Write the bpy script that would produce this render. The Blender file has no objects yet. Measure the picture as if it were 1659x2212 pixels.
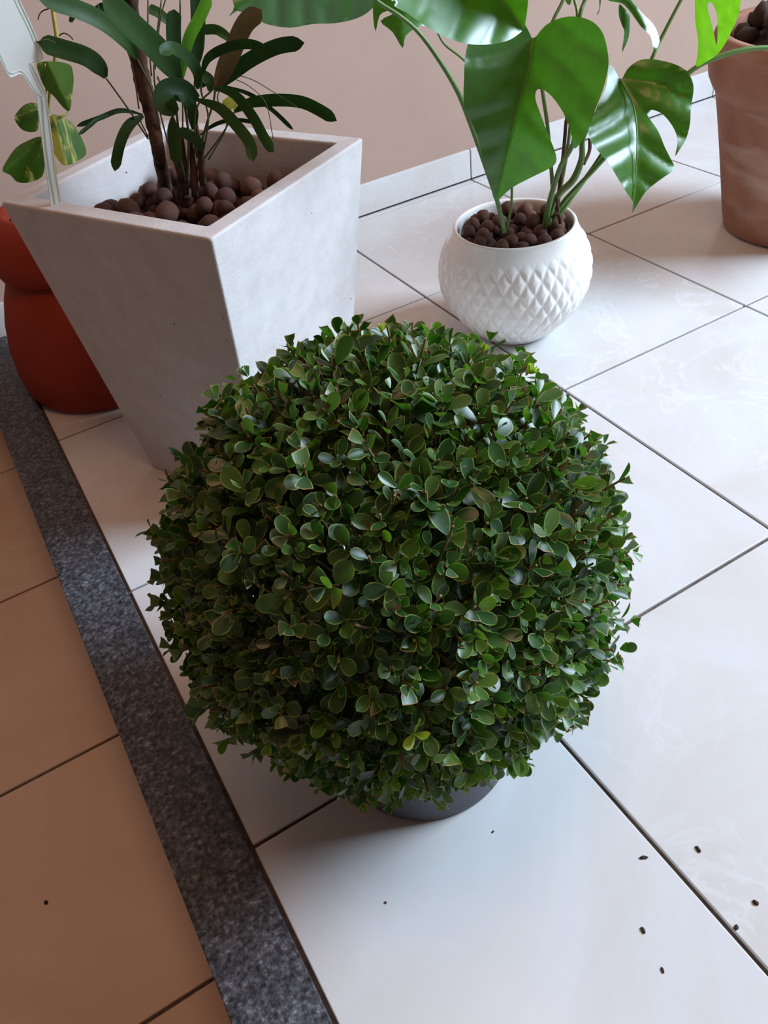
import bpy, bmesh, math, random
import numpy as np
from mathutils import Vector, Matrix, Quaternion, noise
from mathutils.geometry import delaunay_2d_cdt

scene = bpy.context.scene
COL = scene.collection

# ------------------------------------------------------------------ camera
CAM = Vector((-0.7467, -1.2563, 0.7703))
FPX, CX, CY = 1718.58, 829.5, 1106.0
_p, _r, _y = 0.7415, -0.1426, 0.4375
CF = Vector((math.sin(_y)*math.cos(_p), math.cos(_y)*math.cos(_p), -math.sin(_p)))
_R = Vector((math.cos(_y), -math.sin(_y), 0.0)); _U = _R.cross(CF)
CR = math.cos(_r)*_R + math.sin(_r)*_U
CU = -math.sin(_r)*_R + math.cos(_r)*_U
cam_data = bpy.data.cameras.new('camera')
cam_data.sensor_fit = 'HORIZONTAL'; cam_data.sensor_width = 36.0
cam_data.lens = FPX/1659.0*36.0
cam_data.clip_start = 0.02
cam = bpy.data.objects.new('camera', cam_data); COL.objects.link(cam)
M = Matrix.Identity(4)
for i in range(3):
    M[i][0] = CR[i]; M[i][1] = CU[i]; M[i][2] = -CF[i]; M[i][3] = CAM[i]
cam.matrix_world = M
scene.camera = cam

# ------------------------------------------------------------------ light
vs = scene.view_settings
vs.view_transform = 'Standard'; vs.look = 'None'; vs.gamma = 1.0
vs.use_curve_mapping = False
vs.exposure = 0.0

world = bpy.data.worlds.new('sky'); scene.world = world
world.use_nodes = True
bg = world.node_tree.nodes['Background']
bg.inputs[0].default_value = (0.75, 0.86, 1.0, 1); bg.inputs[1].default_value = 1.0

def area(name, loc, aim, sx, sy, power, color):
    l = bpy.data.lights.new(name, 'AREA'); l.shape = 'RECTANGLE'
    l.size = sx; l.size_y = sy; l.energy = power; l.color = color
    o = bpy.data.objects.new(name, l); COL.objects.link(o)
    o.location = loc
    o.rotation_euler = (Vector(aim)-Vector(loc)).to_track_quat('-Z', 'Y').to_euler()
    return o
# daylight entering by the tall opening in the right hand wall
area('window_daylight', (2.30, -1.6, 1.88), (1.30, -1.6, 1.33), 1.5, 1.25, 238, (0.64, 0.80, 1.0))
# added warm fill overhead to lift the shade, not a known lamp
lp = bpy.data.lights.new('warm_fill', 'POINT'); lp.energy = 37; lp.color = (1.0, 0.56, 0.33); lp.shadow_soft_size = 0.4
lo = bpy.data.objects.new('warm_fill', lp); COL.objects.link(lo); lo.location = (-0.45, -1.0, 2.4)

# ------------------------------------------------------------------ helpers
HN = Vector((CF.x, CF.y, 0)).normalized()
def ray(x, y):
    return CF + CR*((x-CX)/FPX) - CU*((y-CY)/FPX)
def at(x, y, hd):
    """the point seen at (x, y) that stands hd metres away, measured level"""
    d = ray(x, y); return CAM + d*(hd/d.dot(HN))
def atz(x, y, z):
    d = ray(x, y); return CAM + d*((z-CAM.z)/d.z)

def link(o, parent=None):
    COL.objects.link(o)
    if parent is not None: o.parent = parent
    return o
def tag(o, label=None, cat=None, group=None, kind=None):
    if label: o['label'] = label
    if cat: o['category'] = cat
    if group: o['group'] = group
    if kind: o['kind'] = kind
    return o
def empty(name, loc=(0, 0, 0)):
    o = bpy.data.objects.new(name, None); o.empty_display_size = 0.05
    COL.objects.link(o); o.location = loc
    return o
def local(parent, P):
    return Vector(P) - parent.location if parent is not None else Vector(P)

def mesh_obj(name, verts, faces, mat, parent=None, smooth=True, world_coords=True, mats=None, midx=None):
    me = bpy.data.meshes.new(name)
    if parent is not None and world_coords:
        L = Vector((0, 0, 0)); q = parent      # parents are only moved, never turned
        while q is not None: L = L+q.location; q = q.parent
        verts = [(v[0]-L[0], v[1]-L[1], v[2]-L[2]) for v in verts]
    me.from_pydata([tuple(v) for v in verts], [], faces)
    for m in (mats or [mat]): me.materials.append(m)
    if midx is not None: me.polygons.foreach_set('material_index', midx)
    if smooth: me.polygons.foreach_set('use_smooth', [True]*len(me.polygons))
    me.update()
    return link(bpy.data.objects.new(name, me), parent)

def box_bm(x0, x1, y0, y1, z0, z1, bev=0.0, seg=1):
    bm = bmesh.new()
    bmesh.ops.create_cube(bm, size=1.0)
    for v in bm.verts:
        v.co = Vector(((x0+x1)/2+v.co.x*(x1-x0), (y0+y1)/2+v.co.y*(y1-y0), (z0+z1)/2+v.co.z*(z1-z0)))
    if bev: bmesh.ops.bevel(bm, geom=bm.edges[:], offset=bev, segments=seg, profile=0.5, affect='EDGES')
    return bm
def bm_obj(name, bm, mat, parent=None, smooth=False):
    me = bpy.data.meshes.new(name)
    if parent is not None:
        bmesh.ops.translate(bm, verts=bm.verts, vec=-parent.location)
    bm.to_mesh(me); bm.free(); me.materials.append(mat)
    if smooth: me.polygons.foreach_set('use_smooth', [True]*len(me.polygons))
    return link(bpy.data.objects.new(name, me), parent)

def lathe(profile, n=64, rfun=None):
    """profile: list of (r, z); closed at ends when r = 0"""
    vs_, fs = [], []
    for j, (r, z) in enumerate(profile):
        for i in range(n):
            a = 2*math.pi*i/n
            rr = rfun(r, z, a, j) if rfun else r
            vs_.append((rr*math.cos(a), rr*math.sin(a), z))
    for j in range(len(profile)-1):
        for i in range(n):
            k = (i+1) % n
            fs.append((j*n+i, j*n+k, (j+1)*n+k, (j+1)*n+i))
    if profile[0][0] > 1e-6: fs.append(tuple(reversed(range(n))))
    if profile[-1][0] > 1e-6: fs.append(tuple((len(profile)-1)*n+i for i in range(n)))
    return vs_, fs

def spline(pts, n):
    """Catmull-Rom through points (any dimension)"""
    P = [np.array(p, float) for p in pts]
    P = [2*P[0]-P[1]] + P + [2*P[-1]-P[-2]]
    out = []
    m = len(P)-3
    for k in range(n):
        t = k/(n-1)*m; i = min(int(t), m-1); u = t-i
        a, b, c, d = P[i], P[i+1], P[i+2], P[i+3]
        out.append(0.5*((2*b)+(-a+c)*u+(2*a-5*b+4*c-d)*u*u+(-a+3*b-3*c+d)*u**3))
    return out

def tube(pts, radii, seg=8, n=None):
    """tube along 3D points; returns verts, faces"""
    n = n or max(4, len(pts)*4)
    C = [Vector(p) for p in spline(pts, n)]
    rad = [float(r[0]) for r in spline([(r,) for r in (radii if hasattr(radii, '__len__') else [radii]*len(pts))], n)]
    vs_, fs = [], []
    ref = Vector((0.3, 0.8, 0.52)).normalized()
    for k in range(n):
        t = (C[min(k+1, n-1)]-C[max(k-1, 0)]).normalized()
        a = t.cross(ref)
        if a.length < 1e-3: a = t.cross(Vector((1, 0, 0)))
        a.normalize(); b = t.cross(a)
        for i in range(seg):
            w = 2*math.pi*i/seg
            vs_.append(C[k]+(a*math.cos(w)+b*math.sin(w))*rad[k])
    for k in range(n-1):
        for i in range(seg):
            j = (i+1) % seg
            fs.append((k*seg+i, k*seg+j, (k+1)*seg+j, (k+1)*seg+i))
    fs.append(tuple(reversed(range(seg)))); fs.append(tuple((n-1)*seg+i for i in range(seg)))
    return vs_, fs

# ------------------------------------------------------------------ materials
class NT:
    def __init__(s, name):
        s.m = bpy.data.materials.new(name); s.m.use_nodes = True
        s.t = s.m.node_tree; s.n = s.t.nodes; s.b = s.n['Principled BSDF']
        s.out = s.n['Material Output']
    def node(s, typ, **kw):
        n = s.n.new(typ)
        for k, v in kw.items():
            if k.startswith('i_'):
                key = k[2:]
                key = int(key) if key.isdigit() else key.replace('_', ' ')
                n.inputs[key].default_value = v
            else: setattr(n, k, v)
        return n
    def l(s, a, b): s.t.links.new(a, b)
    def set(s, **kw):
        for k, v in kw.items():
            s.b.inputs[k.replace('_', ' ')].default_value = v
    def coord(s, kind='Object', scale=(1, 1, 1)):
        c = s.node('ShaderNodeTexCoord'); mp = s.node('ShaderNodeMapping'); mp.inputs['Scale'].default_value = scale
        s.l(c.outputs[kind], mp.inputs[0]); return mp.outputs[0]
    def noise(s, vec, scale, detail=4, rough=0.55, dist=0.0):
        n = s.node('ShaderNodeTexNoise'); s.l(vec, n.inputs['Vector'])
        n.inputs['Scale'].default_value = scale; n.inputs['Detail'].default_value = detail
        n.inputs['Roughness'].default_value = rough; n.inputs['Distortion'].default_value = dist
        return n.outputs[0]
    def ramp(s, fac, stops, interp='LINEAR'):
        r = s.node('ShaderNodeValToRGB'); r.color_ramp.interpolation = interp
        e = r.color_ramp.elements
        while len(e) < len(stops): e.new(0.5)
        for q, (p, c) in zip(e, stops):
            q.position = p; q.color = (*c, 1) if len(c) == 3 else c
        s.l(fac, r.inputs[0]); return r.outputs[0]
    def mix(s, fac, a, b, typ='MIX'):
        n = s.node('ShaderNodeMix', data_type='RGBA', blend_type=typ)
        for v, k in ((fac, 0), (a, 6), (b, 7)):
            if hasattr(v, 'node'): s.l(v, n.inputs[k])
            elif k == 0: n.inputs[0].default_value = v
            else: n.inputs[k].default_value = (*v, 1)
        return n.outputs[2]
    def bump(s, h, strength=0.3, dist=0.002):
        n = s.node('ShaderNodeBump'); n.inputs['Strength'].default_value = strength
        n.inputs['Distance'].default_value = dist
        s.l(h, n.inputs['Height']); s.l(n.outputs[0], s.b.inputs['Normal'])
    def base(s, c): 
        if hasattr(c, 'node'): s.l(c, s.b.inputs['Base Color'])
        else: s.b.inputs['Base Color'].default_value = (*c, 1)

def srgb(r, g, b):
    f = lambda c: (c/255/12.92) if c/255 <= 0.04045 else ((c/255+0.055)/1.055)**2.4
    return (f(r), f(g), f(b))

def mat_tile(name, base, warm, vein, rough=0.22):
    k = NT(name)
    geo = k.node('ShaderNodeNewGeometry'); oi = k.node('ShaderNodeObjectInfo')
    add = k.node('ShaderNodeVectorMath', operation='ADD'); sc = k.node('ShaderNodeVectorMath', operation='SCALE')
    comb = k.node('ShaderNodeCombineXYZ')
    k.l(oi.outputs['Random'], comb.inputs[0]); k.l(oi.outputs['Random'], comb.inputs[1]); k.l(oi.outputs['Random'], comb.inputs[2])
    k.l(comb.outputs[0], sc.inputs[0]); sc.inputs['Scale'].default_value = 13.0
    k.l(geo.outputs['Position'], add.inputs[0]); k.l(sc.outputs[0], add.inputs[1])
    P = add.outputs[0]
    n1 = k.noise(P, 3.2, 6, 0.6, 1.2)
    c = k.ramp(n1, [(0.35, base), (0.72, warm)])
    n2 = k.noise(P, 6.0, 5, 0.55, 1.6)
    v = k.ramp(n2, [(0.475, (0, 0, 0)), (0.5, (1, 1, 1)), (0.525, (0, 0, 0))])
    n3 = k.noise(P, 2.5, 2)
    msk = k.ramp(n3, [(0.46, (0, 0, 0)), (0.66, (0.42, 0.42, 0.42))])
    vm = k.mix(1.0, v, msk, 'MULTIPLY')
    k.base(k.mix(vm, c, vein))
    k.bump(k.noise(P, 60, 3), 0.02, 0.001)
    k.set(Roughness=rough, Specular_IOR_Level=0.45)
    return k.m
M_TILE = mat_tile('balcony_tile', srgb(218, 220, 220), srgb(208, 203, 197), srgb(233, 236, 238), 0.24)
M_TILE2 = mat_tile('room_tile', srgb(214, 194, 176), srgb(204, 178, 156), srgb(220, 204, 190), 0.2)

def mat_plain(name, col, rough=0.6, var=0.06, scale=40, bump=0.0, spec=0.4, bscale=None, coord='Object'):
    k = NT(name); P = k.coord(coord)
    n = k.noise(P, scale, 4)
    lo_ = tuple(c*(1-var*2) for c in col); hi = tuple(min(1, c*(1+var*2)) for c in col)
    k.base(k.ramp(n, [(0.3, lo_), (0.7, hi)]))
    if bump: k.bump(k.noise(P, bscale or scale*4, 5), bump, 0.001)
    k.set(Roughness=rough, Specular_IOR_Level=spec)
    return k.m
M_GROUT = mat_plain('grout', srgb(92, 82, 76), 0.9, 0.2, 90, 0.4)
M_WALL = mat_plain('peach_plaster', srgb(178, 152, 136), 0.85, 0.02, 5, 0.10, 0.2, 140)
M_CEIL = mat_plain('ceiling_low_bounce', srgb(104, 70, 48), 0.8, 0.1, 4)  # unseen ceiling, coloured dark brown so it bounces only dim warm light
M_WHITEFRAME = mat_plain('window_frame_paint', srgb(225, 225, 225), 0.5)

def mat_granite():
    k = NT('grey_granite'); P = k.coord()
    a = k.noise(P, 210, 2, 0.6); b = k.noise(P, 95, 3, 0.7)
    c = k.ramp(a, [(0.30, srgb(34, 37, 41)), (0.5, srgb(78, 82, 89)), (0.62, srgb(106, 110, 117)), (0.74, srgb(148, 151, 158))])
    d = k.ramp(b, [(0.35, (0.45, 0.45, 0.45)), (0.6, (1, 1, 1))])
    k.base(k.mix(0.75, c, d, 'MULTIPLY'))
    k.bump(a, 0.15, 0.001); k.set(Roughness=0.42, Specular_IOR_Level=0.35)
    return k.m
M_GRANITE = mat_granite()

def mat_cement():
    k = NT('painted_cement'); P = k.coord()
    n = k.noise(P, 30, 6, 0.65)
    c = k.ramp(n, [(0.3, srgb(196, 190, 186)), (0.7, srgb(210, 206, 203))])
    vo = k.node('ShaderNodeTexVoronoi', feature='F1'); k.l(P, vo.inputs['Vector']); vo.inputs['Scale'].default_value = 38
    spots = k.ramp(vo.outputs['Distance'], [(0.035, (1, 1, 1)), (0.06, (0, 0, 0))])
    pick = k.ramp(k.noise(P, 17, 1), [(0.58, (0, 0, 0)), (0.6, (1, 1, 1))])
    sp = k.mix(1.0, spots, pick, 'MULTIPLY')
    k.base(k.mix(sp, c, srgb(70, 62, 56)))
    st = k.coord('Object', (18, 18, 260))
    h = k.mix(0.5, k.noise(P, 330, 3), k.noise(st, 1.5, 3))
    k.bump(h, 0.55, 0.0012); k.set(Roughness=0.72, Specular_IOR_Level=0.3)
    return k.m
M_CEMENT = mat_cement()

def mat_terracotta(name, base, dark, stain, stain_amt, rough=0.75):
    k = NT(name); P = k.coord()
    c = k.ramp(k.noise(P, 14, 5), [(0.3, dark), (0.7, base)])
    z = k.coord('Object', (2.0, 2.0, 8.0))
    s_ = k.ramp(k.noise(z, 1.6, 4, 0.55, 0.25), [(0.50, (0, 0, 0)), (0.66, (stain_amt,)*3)])
    k.base(k.mix(s_, c, stain)); k.bump(k.noise(P, 160, 4), 0.25, 0.001)
    k.set(Roughness=rough, Specular_IOR_Level=0.25)
    return k.m
M_TERRA = mat_terracotta('weathered_terracotta', srgb(164, 116, 94), srgb(144, 97, 78), srgb(190, 164, 146), 0.6)
M_REDPOT = mat_terracotta('red_clay', srgb(150, 54, 34), srgb(140, 48, 28), srgb(158, 62, 42), 0.3, 0.65)

def mat_glaze():
    k = NT('white_glaze'); P = k.coord()
    k.base(k.ramp(k.noise(P, 12, 3), [(0.3, srgb(236, 234, 226)), (0.7, srgb(242, 241, 236))]))
    k.set(Roughness=0.16, Specular_IOR_Level=0.5, Coat_Weight=0.3, Coat_Roughness=0.08)
    return k.m
M_GLAZE = mat_glaze()
M_BLACKPOT = mat_plain('dark_grey_plastic', srgb(72, 72, 80), 0.5, 0.05, 30, 0.06)
M_SOIL = mat_plain('dark_soil', srgb(46, 34, 28), 0.95, 0.35, 70, 0.8)

def mat_clay(name, a, b):
    k = NT(name); P = k.coord(); oi = k.node('ShaderNodeObjectInfo')
    c = k.ramp(oi.outputs['Random'], [(0.0, a), (0.55, b), (1.0, tuple(0.55*x for x in a))])
    d = k.ramp(k.noise(P, 90, 5), [(0.3, (0.6, 0.6, 0.6)), (0.7, (1.1, 1.1, 1.1))])
    k.base(k.mix(1.0, c, d, 'MULTIPLY')); k.bump(k.noise(P, 260, 4), 0.4, 0.001)
    k.set(Roughness=0.75, Specular_IOR_Level=0.3)
    return k.m
M_CLAY = mat_clay('expanded_clay', srgb(116, 80, 66), srgb(96, 65, 55))
M_CLOD = mat_clay('soil_clod', srgb(84, 64, 54), srgb(68, 50, 42))

def mat_leaf(name, cols, rough=0.35, trans=0.25, tcol=None, spec=0.5, island=True, vari=None, bump=0.0, coat=0.0):
    """cols: three greens picked per leaf"""
    k = NT(name); P = k.coord()
    oi = k.node('ShaderNodeObjectInfo'); geo = k.node('ShaderNodeNewGeometry')
    ad = k.node('ShaderNodeMath', operation='ADD'); fr = k.node('ShaderNodeMath', operation='FRACT')
    k.l(oi.outputs['Random'], ad.inputs[0])
    if island: k.l(geo.outputs['Random Per Island'], ad.inputs[1])
    else: ad.inputs[1].default_value = 0.0
    k.l(ad.outputs[0], fr.inputs[0])
    c = k.ramp(fr.outputs[0], [(0.0, cols[0]), (0.5, cols[1]), (1.0, cols[2])])
    n = k.noise(P, 45, 3)
    c = k.mix(1.0, c, k.ramp(n, [(0.3, (0.82, 0.82, 0.82)), (0.7, (1.12, 1.12, 1.12))]), 'MULTIPLY')
    if vari:
        v = k.ramp(k.noise(k.coord('Object', (1, 1, 0.6)), vari[1], 4, 0.7, 1.0), [(0.52, (0, 0, 0)), (0.60, (1, 1, 1))])
        c = k.mix(v, c, vari[0])
    k.base(c)
    if bump: k.bump(k.noise(P, 120, 3), bump, 0.001)
    k.set(Roughness=rough, Specular_IOR_Level=spec, Coat_Weight=coat, Coat_Roughness=0.32)
    if trans:
        tr = k.node('ShaderNodeBsdfTranslucent'); mx = k.node('ShaderNodeMixShader'); mx.inputs[0].default_value = trans
        tc = k.mix(1.0, c, tcol or (1.6, 1.9, 0.7), 'MULTIPLY'); k.l(tc, tr.inputs[0])
        k.l(k.b.outputs[0], mx.inputs[1]); k.l(tr.outputs[0], mx.inputs[2]); k.l(mx.outputs[0], k.out.inputs[0])
    return k.m
M_BOX = mat_leaf('boxwood_leaf', [srgb(33, 66, 25), srgb(47, 86, 32), srgb(86, 120, 47)], 0.38, 0.32, (1.7, 1.9, 0.6), 0.6, True, None, 0.0, 0.2)
M_BOXRIM = mat_leaf('boxwood_leaf_edge', [srgb(118, 142, 72), srgb(136, 156, 82), srgb(126, 148, 76)], 0.45, 0.2)
M_BOXCUT = mat_leaf('boxwood_cut_edge', [srgb(150, 122, 70), srgb(128, 92, 52), srgb(160, 140, 86)], 0.7, 0.0)
M_YOUNG = mat_leaf('boxwood_young_leaf', [srgb(150, 170, 70), srgb(176, 190, 84), srgb(140, 160, 66)], 0.4, 0.3)
M_TWIG = mat_plain('boxwood_twig', srgb(126, 106, 68), 0.8, 0.2, 60)
M_MON = mat_leaf('monstera_leaf', [srgb(44, 92, 24), srgb(52, 100, 28), srgb(58, 108, 30)], 0.36, 0.30, (2.2, 2.2, 0.35), 0.5, False, None, 0.05, 0.7)
M_MONBACKLIT = mat_leaf('backlit_monstera_leaf', [srgb(84, 140, 30), srgb(90, 146, 32), srgb(88, 142, 30)], 0.36, 0.45, (1.9, 1.8, 0.3), 0.45, False, None, 0.05)  # brighter copy of the leaf green, backlight put into the colour of leaf C
M_MONSTEM = mat_leaf('monstera_stem', [srgb(84, 116, 50), srgb(96, 124, 56), srgb(76, 104, 46)], 0.4, 0.0, island=False)
M_MONRIB = mat_leaf('monstera_midrib', [srgb(112, 150, 74), srgb(120, 156, 80), srgb(104, 140, 66)], 0.4, 0.0, island=False)
M_PALM = mat_leaf('palm_leaf', [srgb(28, 52, 22), srgb(38, 66, 28), srgb(54, 82, 40)], 0.5, 0.22, None, 0.22, False)
M_PALMBRIGHT = mat_leaf('young_palm_leaf', [srgb(84, 142, 44), srgb(92, 150, 48), srgb(90, 146, 46)], 0.36, 0.3, None, 0.45, False)
M_PALMBROWN = mat_leaf('withered_palm_leaf', [srgb(92, 82, 48), srgb(104, 88, 54), srgb(98, 84, 50)], 0.5, 0.15, (1.2, 1.0, 0.7), 0.3, False, (srgb(136, 98, 62), 14))
M_PALMSTEM = mat_plain('palm_stem_fibre', srgb(82, 58, 44), 0.9, 0.35, 60, 0.8, 0.2)
M_PETIOLE = mat_leaf('palm_petiole', [srgb(70, 84, 42), srgb(90, 82, 48), srgb(66, 78, 40)], 0.5, 0.0, island=False)
M_POTHOS = mat_leaf('pothos_leaf', [srgb(56, 96, 30), srgb(72, 116, 36), srgb(64, 104, 34)], 0.35, 0.25, None, 0.45, False, (srgb(186, 190, 108), 16))
M_POTHOSSTEM = mat_leaf('pothos_vine', [srgb(168, 158, 76), srgb(160, 150, 70), srgb(150, 146, 70)], 0.5, 0.0, island=False)
def mat_stake():
    k = NT('frosted_plastic'); k.set(Roughness=0.28, Specular_IOR_Level=0.5)
    k.base(srgb(232, 238, 230))
    tr = k.node('ShaderNodeBsdfTranslucent'); tr.inputs[0].default_value = (*srgb(238, 244, 236), 1)
    mx = k.node('ShaderNodeMixShader'); mx.inputs[0].default_value = 0.45
    k.l(k.b.outputs[0], mx.inputs[1]); k.l(tr.outputs[0], mx.inputs[2]); k.l(mx.outputs[0], k.out.inputs[0])
    return k.m
M_STAKE = mat_stake()
M_DEBRIS = mat_plain('dark_crumb', srgb(50, 48, 46), 0.9, 0.2)

# ------------------------------------------------------------------ the room
T = 0.42; GAP = 0.0045
WALL_Y = 0.447; STRIP0, STRIP1 = -0.826, -0.752; STEP = 0.15
XR = 2.45; YB = -5.0; XL = -5.0; ZC = 2.85

def structure(name, bm, mat, label, cat):
    o = bm_obj(name, bm, mat); tag(o, label, cat, kind='structure'); return o

floor = structure('floor', box_bm(STRIP0+0.02, XR, YB, WALL_Y+0.02, -STEP-0.02, -0.0035), M_GROUT,
                  'pale marbled tile floor with dark grout around the plant pots', 'floor')
def lay(parent, xs, ys, ztop, mat):
    cache = {}
    for i in range(len(xs)-1):
        for j in range(len(ys)-1):
            x0, x1, y0, y1 = xs[i], xs[i+1], ys[j], ys[j+1]
            w, h = x1-x0-GAP, y1-y0-GAP
            if w < 0.004 or h < 0.004: continue
            key = (round(w, 4), round(h, 4))
            if key not in cache:
                bm = box_bm(-w/2, w/2, -h/2, h/2, -0.008, 0.0, 0.0012, 2)
                me = bpy.data.meshes.new('tile'); bm.to_mesh(me); bm.free(); me.materials.append(mat)
                cache[key] = me
            o = bpy.data.objects.new('tile', cache[key]); link(o, parent)
            o.location = ((x0+x1)/2, (y0+y1)/2, ztop)
lay(floor, [STRIP1+0.002, -0.42, 0, .42, .84, 1.26, 1.68, 2.1, XR], [-2.1, -1.68, -1.26, -.84, -.42, 0, .42, WALL_Y-0.006], 0.0, M_TILE)

floor2 = structure('floor_lower', box_bm(XL, STRIP0+0.03, YB, WALL_Y+0.02, -STEP-0.05, -STEP-0.0035), M_GROUT,
                   'beige tile floor of the lower room left of the granite strip', 'floor')
ys2 = [-0.867-0.36*k for k in range(5, 0, -1)] + [-0.867, -0.510, -0.150, 0.210, WALL_Y]
lay(floor2, [STRIP0+0.012-0.36*k for k in range(5, -1, -1)], ys2, -STEP, M_TILE2)

bm = box_bm(STRIP0, STRIP1, YB, WALL_Y+0.005, -0.03, 0.007, 0.0012, 2)
structure('trim_1', bm, M_GRANITE, 'speckled dark grey granite strip along the edge of the step', 'threshold')
structure('wall_step', box_bm(STRIP0+0.008, STRIP0+0.03, YB, WALL_Y, -STEP, -0.03), M_TILE2,
          'low beige riser under the granite strip', 'step riser')

structure('wall_back', box_bm(XL, XR, WALL_Y, WALL_Y+0.12, -STEP, ZC), M_WALL, 'peach plastered wall behind the plants', 'wall')
structure('wall_left', box_bm(XL-0.12, XL, YB, WALL_Y, -STEP, ZC), M_WALL, 'peach side wall of the lower room', 'wall')
structure('wall_front', box_bm(XL, XR, YB-0.12, YB, -STEP, ZC), M_WALL, 'peach wall opposite the plants', 'wall')
structure('ceiling', box_bm(XL, XR, YB, WALL_Y, ZC, ZC+0.1), M_CEIL, 'unseen ceiling above the balcony and room, coloured dark brown to weaken bounced light', 'ceiling')
# right wall with its opening
OY0, OY1, OZ0, OZ1 = -2.4, -0.8, 1.2, 2.6
bm = bmesh.new()
for (a, b, c, d) in ((YB, OY0, -0.02, ZC), (OY1, WALL_Y, -0.02, ZC), (OY0, OY1, -0.02, OZ0), (OY0, OY1, OZ1, ZC)):
    t = box_bm(XR-0.1, XR, a, b, c, d); me = bpy.data.meshes.new('t'); t.to_mesh(me); t.free(); bm.from_mesh(me); bpy.data.meshes.remove(me)
structure('wall_right', bm, M_WALL, 'peach wall with the wide window opening', 'wall')
win = empty('window_1', (XR-0.05, (OY0+OY1)/2, OZ0)); tag(win, 'white window frame in the right hand wall', 'window', kind='structure')
for (a, b, c, d) in ((OY0, OY0+.04, OZ0, OZ1), (OY1-.04, OY1, OZ0, OZ1), (OY0, OY1, OZ0, OZ0+.04), (OY0, OY1, OZ1-.04, OZ1)):
    bm_obj('frame_bar', box_bm(XR-0.09, XR-0.05, a, b, c, d), M_WHITEFRAME, win)

bb = structure('baseboard_back', box_bm(XL, XR, WALL_Y-0.006, WALL_Y+0.001, -0.002, 0.070), M_GROUT,
               'white marbled tile baseboard along the peach wall', 'baseboard')
bb_me = None
for k in range(-2, 6):
    x0, x1 = k*T+0.0015, (k+1)*T-0.0015
    if x0 < STRIP1: x0 = STRIP0
    if x1 > XR-.1: x1 = XR-.1
    bm_obj('tile', box_bm(x0, x1, WALL_Y-0.009, WALL_Y, 0.003, 0.0735, 0.0015, 2), M_TILE, bb)

# ------------------------------------------------------------------ clay pebbles
random.seed(7)
def pebble_meshes(mat, n, rough, seed):
    out = []
    for k in range(n):
        bm = bmesh.new(); bmesh.ops.create_icosphere(bm, subdivisions=2, radius=1.0)
        sc = (1.0, random.uniform(.85, 1.1), random.uniform(.8, .98))
        for v in bm.verts:
            d = 1+rough*noise.noise(v.co*1.3+Vector((seed+k*7.1, 0, 0)))+rough*.4*noise.noise(v.co*3.5+Vector((0, k*3.3, seed)))
            v.co = Vector((v.co.x*sc[0], v.co.y*sc[1], v.co.z*sc[2]))*d
        me = bpy.data.meshes.new('clay_pebble'); bm.to_mesh(me); bm.free(); me.materials.append(mat)
        me.polygons.foreach_set('use_smooth', [True]*len(me.polygons)); out.append(me)
    return out
PEB = pebble_meshes(M_CLAY, 6, .10, 1.0)
CLOD = pebble_meshes(M_CLOD, 5, .4, 9.0)
def scatter(name, meshes, inside, bounds, z, rmin, rmax, n, label, cat, group, avoid=(), sep=0.85, lift=0.35, tries=6000):
    pts = []
    for _ in range(tries):
        if len(pts) >= n: break
        x = random.uniform(bounds[0], bounds[1]); y = random.uniform(bounds[2], bounds[3]); r = random.uniform(rmin, rmax)
        if not inside(x, y, r): continue
        if any((x-a)**2+(y-b)**2 < (r*.6+c)**2 for a, b, c in avoid): continue
        if any((x-a)**2+(y-b)**2 < (sep*(r+c))**2 for a, b, c in pts): continue
        pts.append((x, y, r))
    for (x, y, r) in pts:
        o = bpy.data.objects.new(name, random.choice(meshes)); link(o)
        o.location = (x, y, (z(x, y) if callable(z) else z)+r*random.uniform(.25, .25+lift)*1.6); o.scale = (r, r, r)
        o.rotation_euler = (random.uniform(0, 6), random.uniform(0, 6), random.uniform(0, 6))
        tag(o, label, cat, group)
    return pts

# ------------------------------------------------------------------ square planter
ZP = 0.4376
N_ = atz(455, 516, ZP); R_ = atz(785, 297, ZP); L_ = atz(0, 436, ZP)
B_ = L_+R_-N_
top = [N_, R_, B_, L_]
pc = sum((Vector(v) for v in top), Vector())/4
base_c = Vector((pc.x-0.012, pc.y+0.002, 0))
def quad_scaled(c, k, z): return [Vector((c.x+(v.x-pc.x)*k, c.y+(v.y-pc.y)*k, z)) for v in top]
RIM = 0.026
def inset(q, w):
    out = []
    for i in range(4):
        a, b, c = q[i-1], q[i], q[(i+1) % 4]
        d1 = (a-b).normalized(); d2 = (c-b).normalized()
        s_ = math.sin(d1.angle(d2)); out.append(b+(d1+d2)*(w/s_))
    return out
planter = empty('square_planter', (base_c.x, base_c.y, 0))
tag(planter, 'tall tapered square pale grey cement planter holding the palm', 'planter')
bm = bmesh.new()
rings = [quad_scaled(base_c, 0.705, 0.0), quad_scaled(pc, 1.0, ZP)]
inn = inset(rings[1], RIM)
rings.append(inn)
inn2 = [Vector((pc.x+(v.x-pc.x)*0.93, pc.y+(v.y-pc.y)*0.93, ZP-0.11)) for v in inn]
rings.append(inn2)
bv = [[bm.verts.new(v) for v in r] for r in rings]
bm.faces.new(list(reversed(bv[0])))
for a, b in zip(bv[:-1], bv[1:]):
    for i in range(4):
        j = (i+1) % 4; bm.faces.new((a[i], a[j], b[j], b[i]))
bm.faces.new(bv[-1])
bmesh.ops.recalc_face_normals(bm, faces=bm.faces)
bmesh.ops.bevel(bm, geom=[e for e in bm.edges], offset=0.0030, segments=3, profile=0.5, affect='EDGES')
bm_obj('body', bm, M_CEMENT, planter, False)
ZS = ZP-0.072
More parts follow.
